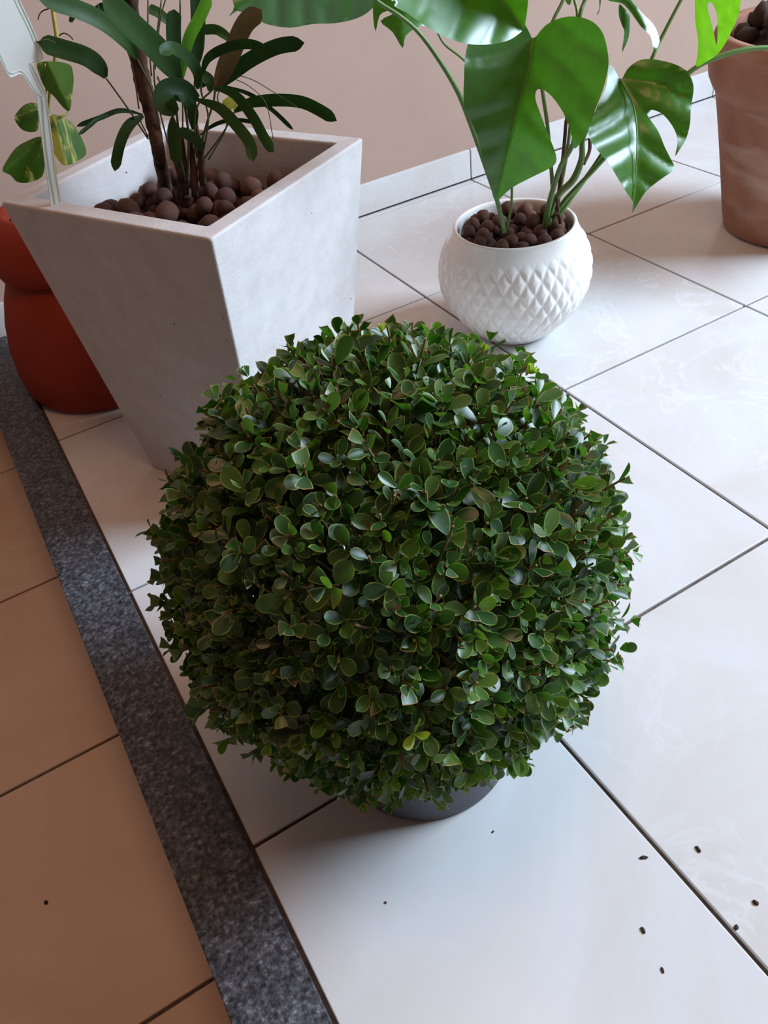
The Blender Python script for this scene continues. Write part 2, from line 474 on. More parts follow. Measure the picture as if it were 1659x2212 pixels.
def in_quad(q, m):
    def f(x, y, r):
        for i in range(4):
            a, b = q[i], q[(i+1) % 4]
            e = (b-a); nrm = Vector((-e.y, e.x, 0)).normalized()
            if (Vector((x, y, 0))-Vector((a.x, a.y, 0))).dot(nrm) < r+m: return False
        return True
    return f
soilq = [Vector((pc.x+(v.x-pc.x)*0.945, pc.y+(v.y-pc.y)*0.945, ZS)) for v in inn]
g = 14; sv, sf = [], []
for i in range(g+1):
    for j in range(g+1):
        u, w = i/g, j/g
        p = (soilq[0]*(1-u)+soilq[1]*u)*(1-w)+(soilq[3]*(1-u)+soilq[2]*u)*w
        sv.append((p.x, p.y, ZS+0.004*noise.noise(Vector((p.x*60, p.y*60, 0)))))
for i in range(g):
    for j in range(g):
        sf.append((i*(g+1)+j, (i+1)*(g+1)+j, (i+1)*(g+1)+j+1, i*(g+1)+j+1))
mesh_obj('soil', sv, sf, M_SOIL, planter)
trunk_base = atz(362, 432, ZS); clump_base = atz(403, 405, ZS)
peb = scatter('clay_pebble', PEB, in_quad(soilq, -0.002), (soilq[3].x, soilq[1].x, soilq[0].y, soilq[2].y), ZS, .0135, .0175, 110,
        'brown expanded clay pebble on the soil of the square grey planter', 'clay pebble', 'clay pebbles in the square planter',
        [(trunk_base.x, trunk_base.y, .012), (clump_base.x, clump_base.y, .016)], .86)
scatter('clay_pebble', PEB, in_quad(soilq, 0.01), (soilq[3].x, soilq[1].x, soilq[0].y, soilq[2].y), ZS+.017, .0125, .017, 32,
        'brown expanded clay pebble on the soil of the square grey planter', 'clay pebble', 'clay pebbles in the square planter',
        [(trunk_base.x, trunk_base.y, .012), (clump_base.x, clump_base.y, .016)], 1.0)

# ------------------------------------------------------------------ palm
palm = empty('lady_palm', (trunk_base.x, trunk_base.y, ZS))
tag(palm, 'lady palm with brown fibrous trunk and narrow dark leaves in the square planter', 'palm')
HP = 1.06
def seq(pts, h0, h1):
    n = len(pts)-1
    return [at(x, y, h0+(h1-h0)*i/n) for i, (x, y) in enumerate(pts)]
def crop1(pts): return [(x*.5, y*.5) for x, y in pts]
tv, tf = tube([trunk_base-Vector((0, 0, .02)), at(344, 335, HP), at(327, 250, HP), at(310, 180, HP), at(297, 120, HP), at(284, 40, HP), at(278, -60, HP), at(268, -240, HP)],
              [.0085, .0080, .0088, .0098, .0098, .0092, .009, .008], 12, 60)
tv = [v+Vector((noise.noise(v*160), noise.noise(v*160+Vector((9, 0, 0))), 0))*.0016 for v in tv]
mesh_obj('trunk', tv, tf, M_PALMSTEM, palm)

def ribbon(name, pts, wpx, mat, parent, h0, h1, tilt=0.0, fold=0.06, prof=None, n=22, tip=0.10):
    """a strap leaf along picture points, with its own depth, fold and thickness"""
    C = [Vector(p) for p in spline(seq(pts, h0, h1), n)]
    L = len(C)
    vs_, fs = [], []
    for k in range(n):
        t = k/(n-1)
        tan = (C[min(k+1, n-1)]-C[max(k-1, 0)]).normalized()
        view = (CAM-C[k]).normalized()
        side = tan.cross(view); 
        if side.length < 1e-4: side = Vector((1, 0, 0))
        side.normalize(); nor = side.cross(tan).normalized()
        q = Quaternion(tan, tilt); side = q @ side; nor = q @ nor
        depth = (C[k]-CAM).dot(CF)
        w = wpx/FPX*depth*0.5/max(.35, math.cos(tilt))
        if prof: s_ = np.interp(t, [p_[0] for p_ in prof], [p_[1] for p_ in prof])
        else: s_ = min(1, (0.25+0.75*math.sin(min(1, t/.4)*math.pi/2)))*min(1, math.sqrt(max(0.0, (1.0-t)/tip)) if t > 1-tip else 1)
        w *= max(.03, s_)
        for q_ in (-1, -.5, 0, .5, 1):
            vs_.append(C[k]+side*w*q_+nor*(abs(q_)*w*fold*2-(.0006 if q_ == 0 else 0)))
    for k in range(n-1):
        for i in range(4): fs.append((k*5+i, k*5+i+1, (k+1)*5+i+1, (k+1)*5+i))
    o = mesh_obj(name, vs_, fs, mat, parent)
    return o
def stem(name, pts, rpx, mat, parent, h0, h1, seg=6, n=None):
    P3 = seq(pts, h0, h1)
    rr = [r/FPX*(p-CAM).dot(CF) for r, p in zip(rpx if hasattr(rpx, '__len__') else [rpx]*len(pts), P3)]
    v, f = tube(P3, rr, seg, n)
    return mesh_obj(name, v, f, mat, parent)

PL = [ # points (enlarged picture /2), width, material, depth base, depth tip, tilt
 ([(590,250),(545,175),(455,100),(330,40),(160,-10)], 40, M_PALM, 1.05, .98, .3),
 ([(775,350),(735,280),(660,195),(560,100),(440,-20)], 56, M_PALM, 1.03, .96, .2),
 ([(457,335),(430,290),(370,245),(270,213),(165,183)], 42, M_PALM, 1.0, .98, .2),
 ([(618,495),(520,478),(430,510),(330,546)], 11, M_PALM, 1.05, 1.02, .2),
 ([(500,485),(430,510),(385,545),(340,582)], 9, M_PALM, 1.04, 1.0, .2),
 ([(620,500),(560,540),(520,620),(495,740)], 24, M_PALM, 1.04, 1.0, .3),
 ([(787,340),(812,180),(862,75),(905,-20)], 27, M_PALMBRIGHT, 1.03, 1.0, .2),
 ([(775,345),(755,240),(748,130),(752,40)], 34, M_PALM, 1.045, 1.05, .3),
 ([(845,300),(850,200),(855,80),(850,-40)], 34, M_PALM, 1.07, 1.08, .2),
 ([(855,385),(850,305),(800,240),(740,208),(692,235)], 28, M_PALM, 1.02, .95, .3),
 ([(930,392),(985,330),(1080,258),(1200,200),(1315,185)], 33, M_PALM, 1.05, 1.02, .2),
 ([(930,392),(965,310),(1010,205),(1060,100),(1130,42)], 42, M_PALMBROWN, 1.04, 1.0, .25),
 ([(872,325),(900,250),(985,203),(1080,190),(1158,218)], 21, M_PALM, 1.03, .98, .3),
 ([(1005,185),(970,150),(930,128),(872,130)], 21, M_PALM, 1.10, 1.12, .2),
 ([(1015,483),(1075,445),(1190,432),(1300,440),(1380,475),(1455,522)], 27, M_PALM, 1.08, 1.05, .2),
 ([(925,378),(1015,410),(1090,500),(1140,590),(1183,658)], 24, M_PALM, 1.0, .92, .4),
 ([(845,428),(950,468),(1030,550),(1080,620),(1094,698)], 27, M_PALM, 1.0, .93, .3),
 ([(960,368),(1080,408),(1180,478),(1268,562)], 10, M_PALM, 1.08, 1.08, .2),
 ([(868,582),(910,548),(975,522),(1050,520),(1095,530)], 9, M_PALM, 1.07, 1.06, .2),
 ([(765,563),(820,585),(885,642)], 24, M_PALM, 1.0, .97, .4),
 ([(745,505),(752,600),(765,705)], 28, M_PALM, 1.04, 1.03, .2),
 ([(835,560),(830,470),(800,420)], 26, M_PALM, 1.05, 1.04, .2),
 ([(1010,480),(1040,455),(1020,430),(960,470)], 26, M_POTHOS, 1.10, 1.10, .2),
 ([(740,110),(690,60),(640,35)], 22, M_PALM, 1.1, 1.1, .3),
 ([(520,100),(450,35),(380,100)], 22, M_PALM, 1.1, 1.12, .3),
 ([(905,395),(905,350),(870,330),(872,380)], 26, M_PALM, 1.05, 1.05, .3),
 ([(300,95),(320,60),(345,30)], 12, M_PALM, 1.1, 1.1, .2),
]
for pts, w, m, h0, h1, tl in PL:
    lf = ribbon('leaf', crop1(pts), w*.92, m, palm, h0, h1, tl)
    if m is M_PALMBROWN: lf['label'] = 'withered brown leaf with a torn tip'
    if m is M_PALMBRIGHT: lf['label'] = 'bright green upright young leaf'
# the broad dark leaf curled towards the viewer
ribbon('leaf', crop1([(850,432),(800,395),(745,400),(722,440),(765,490)]), 40, M_PALM, palm, 1.0, .96, .2, .16,
       [(0, .5), (.3, 1.1), (.6, 1.5), (.85, 1.2), (1, .5)])
ST = [([(790,815),(775,600),(755,400),(770,345)],2.6,1.06,1.03), ([(805,820),(815,600),(790,400),(787,330)],2.6,1.06,1.03),
 ([(820,810),(850,560),(840,430),(845,290)],2.4,1.06,1.06), ([(850,740),(880,580),(920,450),(930,385)],2.4,1.06,1.05),
 ([(860,740),(900,520),(870,400),(872,320)],2.0,1.06,1.03), ([(640,600),(550,465),(455,333)],2.0,1.05,1.0),
 ([(870,700),(960,580),(1015,480)],2.0,1.07,1.08), ([(770,760),(700,520),(665,300),(700,-20)],1.8,1.06,1.08),
 ([(780,740),(790,500),(780,200),(778,-20)],1.8,1.06,1.08), ([(690,560),(660,400),(590,250)],2.2,1.05,1.05),
 ([(600,470),(575,300),(540,190)],1.6,1.05,1.05), ([(655,330),(640,150),(640,-20)],1.8,1.07,1.09),
 ([(670,300),(690,100),(720,-20)],1.6,1.08,1.09), ([(850,680),(845,480),(925,380)],2.0,1.05,1.01),
 ([(800,780),(740,480),(680,330)],2.2,1.05,1.06), ([(640,590),(610,530),(600,490)],1.5,1.05,1.05),
 ([(900,690),(980,540),(940,430),(960,370)],1.6,1.06,1.08), ([(785,830),(840,590),(868,582)],2.0,1.06,1.07),
 ([(960,318),(1080,340),(1200,410),(1285,465)],.9,1.06,1.04), ([(1000,335),(1080,375),(1150,450),(1180,600)],.9,1.07,1.05),
 ([(420,20),(480,120),(545,210)],.9,.98,1.0), ([(765,720),(735,640),(745,520)],2.0,1.05,1.04),
 ([(150,185),(200,172),(240,185)],1.6,.98,.98)]
for pts, r, h0, h1 in ST: stem('petiole', crop1(pts), r, M_PETIOLE, palm, h0, h1)
# basal sheath of the clump
for dx, dy in ((0, 0), (22, 4), (-10, 10), (40, -20)):
    stem('sheath', [(400+dx, 420+dy), (398+dx*.9, 360+dy), (392+dx*.8, 290+dy)], [8, 7, 4], M_PALMSTEM, palm, 1.06, 1.06, 8)

# ------------------------------------------------------------------ plant label stake
def outline_leaf(name, outline, base, tip, mat, parent, hbase, htip, fold=0.0, tilt=0.0, curl=0.0, ripple=0.0, period=60, step=11,
                 holes=(), thick=.0011, sag=0.0, smooth_n=3, ripple_angle=.6):
    """a blade with a given rim, curved in depth: folded on its midrib, tilted, rippled along its veins"""
    def dense(poly):
        n = len(poly); out = []
        P = [np.array(p, float) for p in poly]
        for i in range(n):
            a, b, c, d = P[i-1], P[i], P[(i+1) % n], P[(i+2) % n]
            for k in range(smooth_n):
                u = k/smooth_n
                out.append(0.5*((2*b)+(-a+c)*u+(2*a-5*b+4*c-d)*u*u+(-a+3*b-3*c+d)*u**3))
        return out
    O = dense(outline); H = [dense(h) for h in holes]
    def inside(p, poly):
        c = False; n = len(poly)
        for i in range(n):
            x0, y0 = poly[i]; x1, y1 = poly[i-1]
            if (y0 > p[1]) != (y1 > p[1]) and p[0] < (x1-x0)*(p[1]-y0)/(y1-y0)+x0: c = not c
        return c
    V = [tuple(p) for p in O]; E = [(i, (i+1) % len(O)) for i in range(len(O))]
    for h in H:
        s0 = len(V); V += [tuple(p) for p in h]; E += [(s0+i, s0+(i+1) % len(h)) for i in range(len(h))]
    xs = [p[0] for p in O]; ys = [p[1] for p in O]
    allb = np.array(V)
    yy = min(ys); row = 0
    while yy < max(ys):
        xx = min(xs)+(step/2 if row % 2 else 0)
        while xx < max(xs):
            p = (xx, yy)
            if inside(p, O) and not any(inside(p, h) for h in H) and np.min(np.hypot(allb[:, 0]-xx, allb[:, 1]-yy)) > step*.45:
                V.append(p)
            xx += step
        yy += step*.87; row += 1
    # midrib points so the fold is crisp
    r = delaunay_2d_cdt([Vector(p) for p in V], E, [], 0, 1e-4)
    v2, f2 = r[0], r[2]
    F_ = []
    for f in f2:
        c = sum((v2[i] for i in f), Vector((0, 0)))/len(f)
        if inside(c, O) and not any(inside(c, h) for h in H): F_.append(tuple(f))
    mid = spline(base_tip_curve(base, tip), 24)
    M_ = np.array(mid)
    seglen = np.concatenate([[0], np.cumsum(np.hypot(*np.diff(M_, axis=0).T))])
    total = seglen[-1]
    P3 = []
    for p in v2:
        d = np.hypot(M_[:, 0]-p[0], M_[:, 1]-p[1]); i = int(np.argmin(d))
        i0, i1 = max(0, i-1), min(len(M_)-1, i+1)
        tx, ty = M_[i1]-M_[i0]; L = math.hypot(tx, ty); tx /= L; ty /= L
        s = (p[0]-M_[i][0])*ty-(p[1]-M_[i][1])*tx      # + on the right of a downward midrib
        t = (seglen[i]+(p[0]-M_[i][0])*tx+(p[1]-M_[i][1])*ty)/total
        a = abs(s)/100.0
        hd = hbase+(htip-hbase)*t+fold*a+tilt*s/100.0+curl*a*a+sag*math.sin(max(0, min(1, t))*math.pi)
        if ripple:
            w = (t*total-ripple_angle*abs(s))/period
            hd += ripple*(0.5-abs(math.sin(math.pi*w)))*min(1, abs(s)/25)
        P3.append(at(p[0], p[1], hd))
    o = mesh_obj(name, P3, F_, mat, parent)
    return o
def base_tip_curve(base, tip):
    pts = list(base) if isinstance(base, list) else [base, tip]
    return pts

def crop5(pts): return [(x*.208, y*.208) for x, y in pts]
stk_o = crop5([(-330,-700),(60,-640),(120,-200),(200,0),(270,150),(340,300),(400,450),(440,570),(438,612),(390,640),(345,668),(346,705),(410,830),(470,960),(490,1080),
               (530,1400),(580,1800),(632,2115),(632,2500),(560,2500),(525,2100),(470,1700),(420,1300),(388,1080),(375,990),(300,880),(225,768),(170,775),(122,800),(88,780),(40,700),(0,610),(-200,170),(-330,-300)])
st_base = at(580*.208, 2500*.208, .985)
stake = empty('plant_label_stake', st_base)
tag(stake, 'frosted white plastic plant label on a narrow stem stuck in the square planter', 'plant label')
HS = .985; STT = .05
plate = outline_leaf('plate', stk_o, [(6.2, -125), (122.7, 516)], None, M_STAKE, stake, .955, .985, 0, STT, 0, 0, step=14, thick=0, smooth_n=1)
def rim(pts, r=1.3, h0=.953, h1=.983):
    P3 = []
    A_, B_2 = np.array((6.2, -125.0)), np.array((122.7, 516.0)); D_ = (B_2-A_)/np.linalg.norm(B_2-A_)
    for q in crop5(pts):
        e = np.array(q)-A_; t = e@D_/np.linalg.norm(B_2-A_); s = e[0]*D_[1]-e[1]*D_[0]
        P3.append(at(q[0], q[1], .955+.03*t+STT*s/100-.0012))
    v, f = tube(P3, [r/FPX*(p-CAM).dot(CF) for p in P3], 6, 60); mesh_obj('raised_rim', v, f, M_STAKE, plate)
rim([(60,-640),(120,-200),(200,0),(340,300),(440,570),(432,612),(345,668),(346,705),(470,960),(490,1080),(530,1400),(580,1800),(630,2115),(632,2400)])
rim([(-200,170),(0,610),(88,780),(122,798),(225,768),(300,880),(382,1000),(390,1080),(420,1300),(470,1700),(527,2100),(560,2400)], 1.3, .955, .983)
rim([(30,-600),(100,-180),(170,20),(310,310),(405,575),(330,640),(320,700),(440,960),(432,1000),(370,940),(235,740),(105,755),(30,610),(-160,170)], .9, .954, .966)
rim([(440,1010),(470,1400),(520,1800),(575,2115),(590,2400)], 2.4)

# ------------------------------------------------------------------ round red pot behind the planter
red = empty('pedestal_clay_pot', (-0.605, 0.168, 0)); tag(red, 'red clay pot on a bulging round foot behind the square planter', 'pot')
v, f = lathe([(0, 0), (.138, 0), (.148, .004), (.154, .018), (.156, .05), (.152, .095), (.141, .140), (.126, .180), (.108, .214), (.100, .222)], 72)
mesh_obj('pedestal', [Vector(p)+red.location for p in v], f[:-1], M_REDPOT, red)
v, f = lathe([(0, .219), (.104, .219), (.114, .224), (.1195, .240), (.118, .262), (.109, .288), (.096, .306), (.082, .317), (.074, .319), (.068, .314), (.066, .300), (0, .300)], 72)
mesh_obj('bowl', [Vector(p)+red.location for p in v], f, M_REDPOT, red)
v, f = lathe([(0, .305), (.03, .305), (.066, .303)], 40); mesh_obj('soil', [Vector(p)+red.location for p in v], f[:-1], M_SOIL, red)

# ------------------------------------------------------------------ pothos
pth = empty('pothos_vine', (-0.59, 0.18, .303)); tag(pth, 'variegated green and yellow pothos vine trailing behind the plant label', 'vine')
HPo = 1.33
def pl(o, base, tip, h0, h1, **k): outline_leaf('leaf', crop5(o), [tuple(np.array(base)*.208), tuple(np.array(tip)*.208)], None, M_POTHOS, pth, h0, h1, step=6, thick=.0008, **k)
pl([(385,660),(450,640),(600,640),(720,670),(752,720),(765,850),(740,1080),(715,1155),(640,1100),(560,1000),(470,920),(400,760)], (480,640), (715,1150), 1.33, 1.30, fold=.04)
pl([(520,1200),(620,1205),(740,1270),(830,1400),(895,1560),(860,1640),(680,1722),(590,1640),(540,1540),(500,1350)], (560,1210), (680,1720), 1.30, 1.28, fold=.05)
pl([(385,1080),(270,1080),(190,1150),(150,1230),(215,1335),(300,1370),(390,1355),(400,1250)], (395,1150), (160,1240), 1.35, 1.33, fold=.05)
pl([(430,1420),(270,1470),(160,1540),(80,1650),(25,1770),(110,1820),(180,1890),(300,1895),(430,1840),(465,1720),(455,1560)], (440,1440), (40,1780), 1.31, 1.28, fold=.06)
pl([(730,150),(745,190),(740,240),(770,210),(785,160)], (760,150), (742,235), 1.36, 1.36)
pl([(500,60),(560,75),(620,50),(560,-60),(480,-80)], (560,70), (500,-70), 1.36, 1.38)
stem('vine', crop5([(620,-500),(560,-200),(545,60),(570,250),(590,430),(560,700),(520,950),(500,1180)]), [3, 3.4, 4, 4.4, 4.6, 4, 3.6, 3], M_POTHOSSTEM, pth, 1.36, 1.34, 8, 40)
v, f = tube([at(500*.208, 1180*.208, 1.34), at(112, 310, 1.345), at(120, 370, 1.34), Vector((-.59, .18, .300))], [.0024, .0025, .0028, .003], 8, 24)
mesh_obj('vine', v, f, M_POTHOSSTEM, pth)
stem('leaf_stalk', crop5([(500,1180),(480,1050),(480,900),(470,660)]), 2, M_POTHOSSTEM, pth, 1.34, 1.33)
stem('leaf_stalk', crop5([(590,1000),(690,1100),(700,1180),(620,1210)]), 2.2, M_POTHOSSTEM, pth, 1.33, 1.30)
stem('leaf_stalk', crop5([(500,1180),(430,1160),(395,1150)]), 2, M_POTHOSSTEM, pth, 1.34, 1.35)
stem('leaf_stalk', crop5([(500,1180),(470,1300),(440,1440)]), 2, M_POTHOSSTEM, pth, 1.34, 1.31)
stem('dry_tendril', crop5([(540,80),(450,110),(410,150),(395,205)]), 1.4, M_PALMSTEM, pth, 1.36, 1.35)
stem('dry_tendril', crop5([(600,380),(660,345),(720,370),(758,410)]), 1.4, M_PALMSTEM, pth, 1.36, 1.35)

# ------------------------------------------------------------------ white globe pot
wp = empty('white_globe_pot', (0.063, -0.204, 0)); tag(wp, 'round white glazed ceramic pot with a diamond quilted relief', 'pot')
ZR = 0.205
prof = [(0.0, 0.0), (.064, 0.0), (.072, .004)]
nb = 96
zz = np.linspace(0, 1, nb)
ctrl = [(.072, .004), (.089, .022), (.111, .050), (.1265, .080), (.1320, .108), (.1300, .135), (.1215, .160), (.110, .181), (.1045, .192)]
cs = spline(ctrl, nb)
i0 = len(prof)
prof += [(float(a), float(b)) for a, b in cs[1:]]
i1 = len(prof)
prof += [(.1040, .1955), (.1020, .1975), (.0990, .1975), (.0972, .1955), (.0965, .190), (.0985, .175), (.0995, .160), (0, .160)]
ND = 32
def relief(r, z, a, j):
    if j < i0 or j >= i1-3: return r
    t = (j-i0)/(i1-i0)
    fade = min(1, max(0, (t-.04)/.08))*min(1, max(0, (.82-t)/.06))
    u = a*ND/(2*math.pi); w = t*5.2
    tri = lambda q: 1-abs(2*(q-math.floor(q))-1)
    h = min(1, 1.5*min(tri(u+w), tri(u-w)))
    return r+fade*(.0030*h**.8-.0010)
v, f = lathe(prof, 448, relief)
mesh_obj('body', [Vector(p)+wp.location for p in v], f, M_GLAZE, wp)
v, f = lathe([(0, .165), (.05, .166), (.0985, .163)], 40); mesh_obj('soil', [Vector(p)+wp.location for p in v], f[:-1], M_SOIL, wp)
wx, wy = wp.location.x, wp.location.y
ms1 = atz(1088, 500, .180); ms2 = atz(1180, 490, .180)
circ_in = lambda x, y, r: (x-wx)**2+(y-wy)**2 < (.0975-r*.85)**2
for zz_, nn, sp in ((.167, 64, .88), (.180, 24, 1.05)):
    scatter('clay_pebble', PEB, circ_in, (wx-.11, wx+.11, wy-.11, wy+.11), zz_, .0120, .0155, nn,
        'brown expanded clay pebble in the white quilted pot', 'clay pebble', 'clay pebbles in the white pot', [(ms1.x, ms1.y, .006), (ms2.x, ms2.y, .01)], sp)

# ------------------------------------------------------------------ monstera
mon = empty('monstera_plant', (wx, wy, .174)); tag(mon, 'monstera with large split green leaves growing from the white pot', 'plant')
def crop2(pts): return [(740+x*.554, y*.554) for x, y in pts]
def crop7(pts): return [(1100+x*.337, y*.337) for x, y in pts]
def mleaf(o, rib, h0, h1, holes=(), mat=None, **k):
    lf = outline_leaf('leaf', o, rib, None, mat or M_MON, mon, h0, h1, holes=holes, **k)
    return lf
def midrib(lf_parent_name, rib, h0, h1, r=2.0, off=.004, sag=0.0):
    pts = spline(rib, 12)
    P3 = [at(p[0], p[1], h0+(h1-h0)*i/11-off+sag*math.sin(i/11*math.pi)) for i, p in enumerate(pts)]
    rr = [r*(1-.75*i/11)/FPX*(p-CAM).dot(CF) for i, p in enumerate(P3)]
    v, f = tube(P3, rr, 6, 24); return v, f
# A : the big central leaf
A = crop2([(745,150),(790,100),(850,70),(915,65),(975,85),(1015,130),(1035,210),(1035,270),(1015,350),(985,430),(960,500),(930,555),(903,580),(896,545),(880,485),
           (855,430),(815,375),(780,349),(757,352),(752,385),(770,440),(800,520),(828,590),(833,630),(810,655),(740,690),(660,732),(597,782),(575,710),(545,610),(525,530),
           (490,450),(472,400),(474,300),(478,220),(500,150),(560,100),(640,75),(700,85),(725,120)])
ribA = crop2([(745,150),(725,280),(690,400),(650,560),(597,782)])
lfA = mleaf(A, ribA, 1.16, 1.13, fold=-.0325, tilt=-.0275, ripple=.003, period=75, sag=-.02, step=9)
v, f = midrib('leaf', ribA, 1.16, 1.13, 1.8, .003, -.02); mesh_obj('midrib', v, f, M_MONRIB, lfA)
# B : glossy leaf on the right
B = crop2([(1085,310),(1110,270),(1150,238),(1200,230),(1280,245),(1340,275),(1365,320),(1368,360),(1358,420),(1355,480),(1340,540),(1310,590),(1297,607),(1305,560),(1300,520),
           (1275,475),(1240,440),(1200,427),(1185,435),(1195,460),(1230,510),(1255,570),(1280,620),(1292,645),(1285,668),(1240,700),(1180,750),(1130,830),(1133,790),(1110,755),
           (1070,690),(1040,640),(985,575),(960,530),(965,480),(1000,400),(1030,330),(1038,255),(1060,270)])
ribB = crop2([(1085,310),(1130,400),(1148,520),(1142,690),(1130,828)])
lfB = mleaf(B, ribB, 1.29, 1.17, fold=-.0275, tilt=.0175, ripple=.007, period=70, sag=-.015, step=9)
v, f = midrib('leaf', ribB, 1.29, 1.17, 2.6, .003, -.015); mesh_obj('midrib', v, f, M_MONRIB, lfB)
# C : bright backlit leaf with a hole, top right
Cc = crop7([(1200,-320),(1190,-100),(1190,90),(1197,170),(1210,250),(1210,330),(1198,425),(1260,398),(1335,347),(1390,270),(1430,190),(1465,110),(1480,40),(1490,-120),(1460,-330),(1320,-420)])
Hc = crop7([(1287,12),(1270,40),(1280,90),(1300,160),(1327,285),(1335,240),(1333,110),(1312,40)])
ribC = crop7([(1200,424),(1225,300),(1232,100),(1290,-400)])
mleaf(Cc, ribC, 1.27, 1.24, holes=[Hc], mat=M_MONBACKLIT, fold=-.02, tilt=.08, ripple=.004, period=60, step=8)
# D : large leaf at the top, seen from its glossy side
D = crop2([(190,0),(250,50),(330,105),(400,145),(480,170),(560,174),(640,160),(690,130),(708,108),(716,70),(724,0),(735,-120),(690,-300),(520,-420),(300,-380),(170,-200)])
mleaf(D, crop2([(420,-420),(520,-150),(700,110)]), 1.06, 1.02, fold=-.03, curl=-.012, ripple=.006, period=90, step=12)
# E : large leaf at the top left
E_ = [(500,-30),(506,14),(495,35),(512,24),(532,30),(556,40),(575,52),(625,60),(675,52),(725,50),(770,40),(800,22),(808,0),(800,-70),(740,-150),(640,-190),(550,-140)]
mleaf(E_, [(800,-100),(650,-60),(500,20)], 1.30, 1.24, fold=.03, ripple=.005, period=70, step=10)
# F : small curled leaf behind, left of D
Fl = crop2([(128,-60),(118,40),(128,122),(145,60),(180,42),(205,50),(148,82),(195,125),(234,187),(246,140),(300,102),(360,90),(320,-40),(220,-90)])
mleaf(Fl, crop2([(330,-60),(240,60),(234,180)]), 1.42, 1.40, fold=.03, step=9)
# G : narrow leaves, top right of centre
G1 = crop7([(560,-80),(630,0),(720,22),(775,75),(840,165),(882,205),(905,232),(920,290),(930,335),(962,275),(955,220),(920,150),(850,82),(800,20),(740,-60),(640,-140)])
mleaf(G1, crop7([(620,-100),(800,60),(935,325)]), 1.36, 1.31, fold=.05, step=8)
G2 = crop7([(705,28),(703,100),(722,160),(738,210),(722,335),(765,240),(772,150),(768,90),(735,50)])
mleaf(G2, crop7([(712,30),(745,130),(723,330)]), 1.36, 1.35, fold=.04, step=7)
G3 = crop7([(360,-10),(365,15),(382,32),(395,20),(400,-20),(380,-60)])
mleaf(G3, crop7([(380,-50),(382,30)]), 1.40, 1.40, step=6)
G4 = crop7([(575,-20),(578,50),(560,95),(572,85),(584,40),(588,-20)])
mleaf(G4, crop7([(580,-20),(562,90)]), 1.40, 1.40, step=5)
# stems
HM = 1.27
def ms(pts, r, h0, h1, m=M_MONSTEM): return stem('stem', pts, r, m, mon, h0, h1, 8, 36)
ms(crop2([(60,-90),(130,0),(220,60),(300,130),(380,240),(440,340),(472,410),(520,540),(575,700),(605,790),(632,905)]), [4.5,4.5,4.5,4.8,5,5.4,5.6,5.4,5,5,5], 1.20, 1.215)
ms(crop2([(370,125),(400,175),(475,235),(560,330),(640,520),(660,760),(640,900)]), [2.5,2.5,2.8,3,3,3,3], 1.28, 1.25)
ms(crop2([(872,470),(862,590),(850,700),(838,800),(830,880)]), [4,4.4,4.6,5,5], 1.30, 1.29, M_PALMSTEM)
ms(crop2([(745,150),(800,250),(880,420),(900,550),(850,650),(812,770),(785,895)]), [3,3.4,4,4.8,5.6,6.4,6.8], 1.175, 1.26)
ms(crop2([(1085,310),(1010,420),(940,530),(932,620),(900,700),(850,750),(820,800),(800,880)]), [3,4,5.5,7,7.5,7,6,6], 1.29, 1.27)
ms(crop2([(965,540),(962,590),(940,640)]), 4, 1.33, 1.30, M_PALMSTEM)
ms(crop2([(900,-120),(860,0),(815,95),(770,250),(800,500),(820,760),(815,870)]), [3.4,3.6,3.8,4,4.2,4.4,4.6], 1.36, 1.28)
ms(crop2([(895,-100),(905,0),(915,70),(900,300),(880,560),(840,780),(825,870)]), [3,3.2,3.4,3.6,4,4.4,4.6], 1.36, 1.29)
ms(crop2([(990,-120),(945,0),(922,80),(890,320),(872,480)]), [3.4,4.2,4.4,4,4], 1.34, 1.30)
ms(crop2([(1400,-140),(1320,0),(1240,155),(1205,232),(1120,420),(1000,620),(900,760),(830,860)]), [3.2,3.6,4,4.2,4.6,5,5,5], 1.38, 1.29)
ms(crop2([(1760,190),(1659,186),(1560,195),(1450,228),(1355,280),(1200,420),(1000,640),(860,790),(810,880)]), [5,5,5.4,5.6,5.4,5,5,5,5], 1.28, 1.28)
ms(crop2([(690,120),(640,60),(560,-100)]), 3, 1.03, 1.05)
stem('dry_fibre', crop2([(835,770),(838,800),(842,830)]), 3.4, M_PALMSTEM, mon, 1.26, 1.26)
stem('dry_fibre', crop2([(815,850),(840,835),(850,870)]), 4, M_PALMSTEM, mon, 1.25, 1.25)

# ------------------------------------------------------------------ terracotta pot on the right
tp = empty('terracotta_pot', (0.745, -0.252, 0)); tag(tp, 'tall weathered terracotta pot with a thick collar at the right edge', 'pot')
prof = [(0, 0), (.124, 0), (.134, .006), (.1405, .03), (.151, .08), (.169, .16), (.184, .225), (.193, .262), (.193, .2655), (.201, .275), (.2095, .292), (.2135, .315), (.2125, .345), (.2085, .362), (.204, .3665), (.193, .3665), (.189, .362), (.182, .31), (0, .31)]
v, f = lathe(prof, 96, lambda r, z, a, j: r*(1+.004*math.sin(3*a+z*20)))
mesh_obj('body', [Vector(p)+tp.location for p in v], f, M_TERRA, tp)
v, f = lathe([(0, .398), (.09, .385), (.15, .356), (.184, .332)], 40); mesh_obj('soil', [Vector(p)+tp.location for p in v], f[:-1], M_SOIL, tp)
tx, ty = tp.location.x, tp.location.y
mound = lambda x, y: float(np.interp(math.hypot(x-tx, y-ty), [0, .09, .15, .184], [.398, .385, .356, .332]))
scatter('soil_clod', CLOD, lambda x, y, r: (x-tx)**2+(y-ty)**2 < (.180-r)**2, (tx-.18, tx+.18, ty-.18, ty+.18), mound, .015, .029, 70,
        'dark brown crumbly clod of soil heaped in the terracotta pot', 'soil clod', 'soil clods in the terracotta pot', (), 1.0)

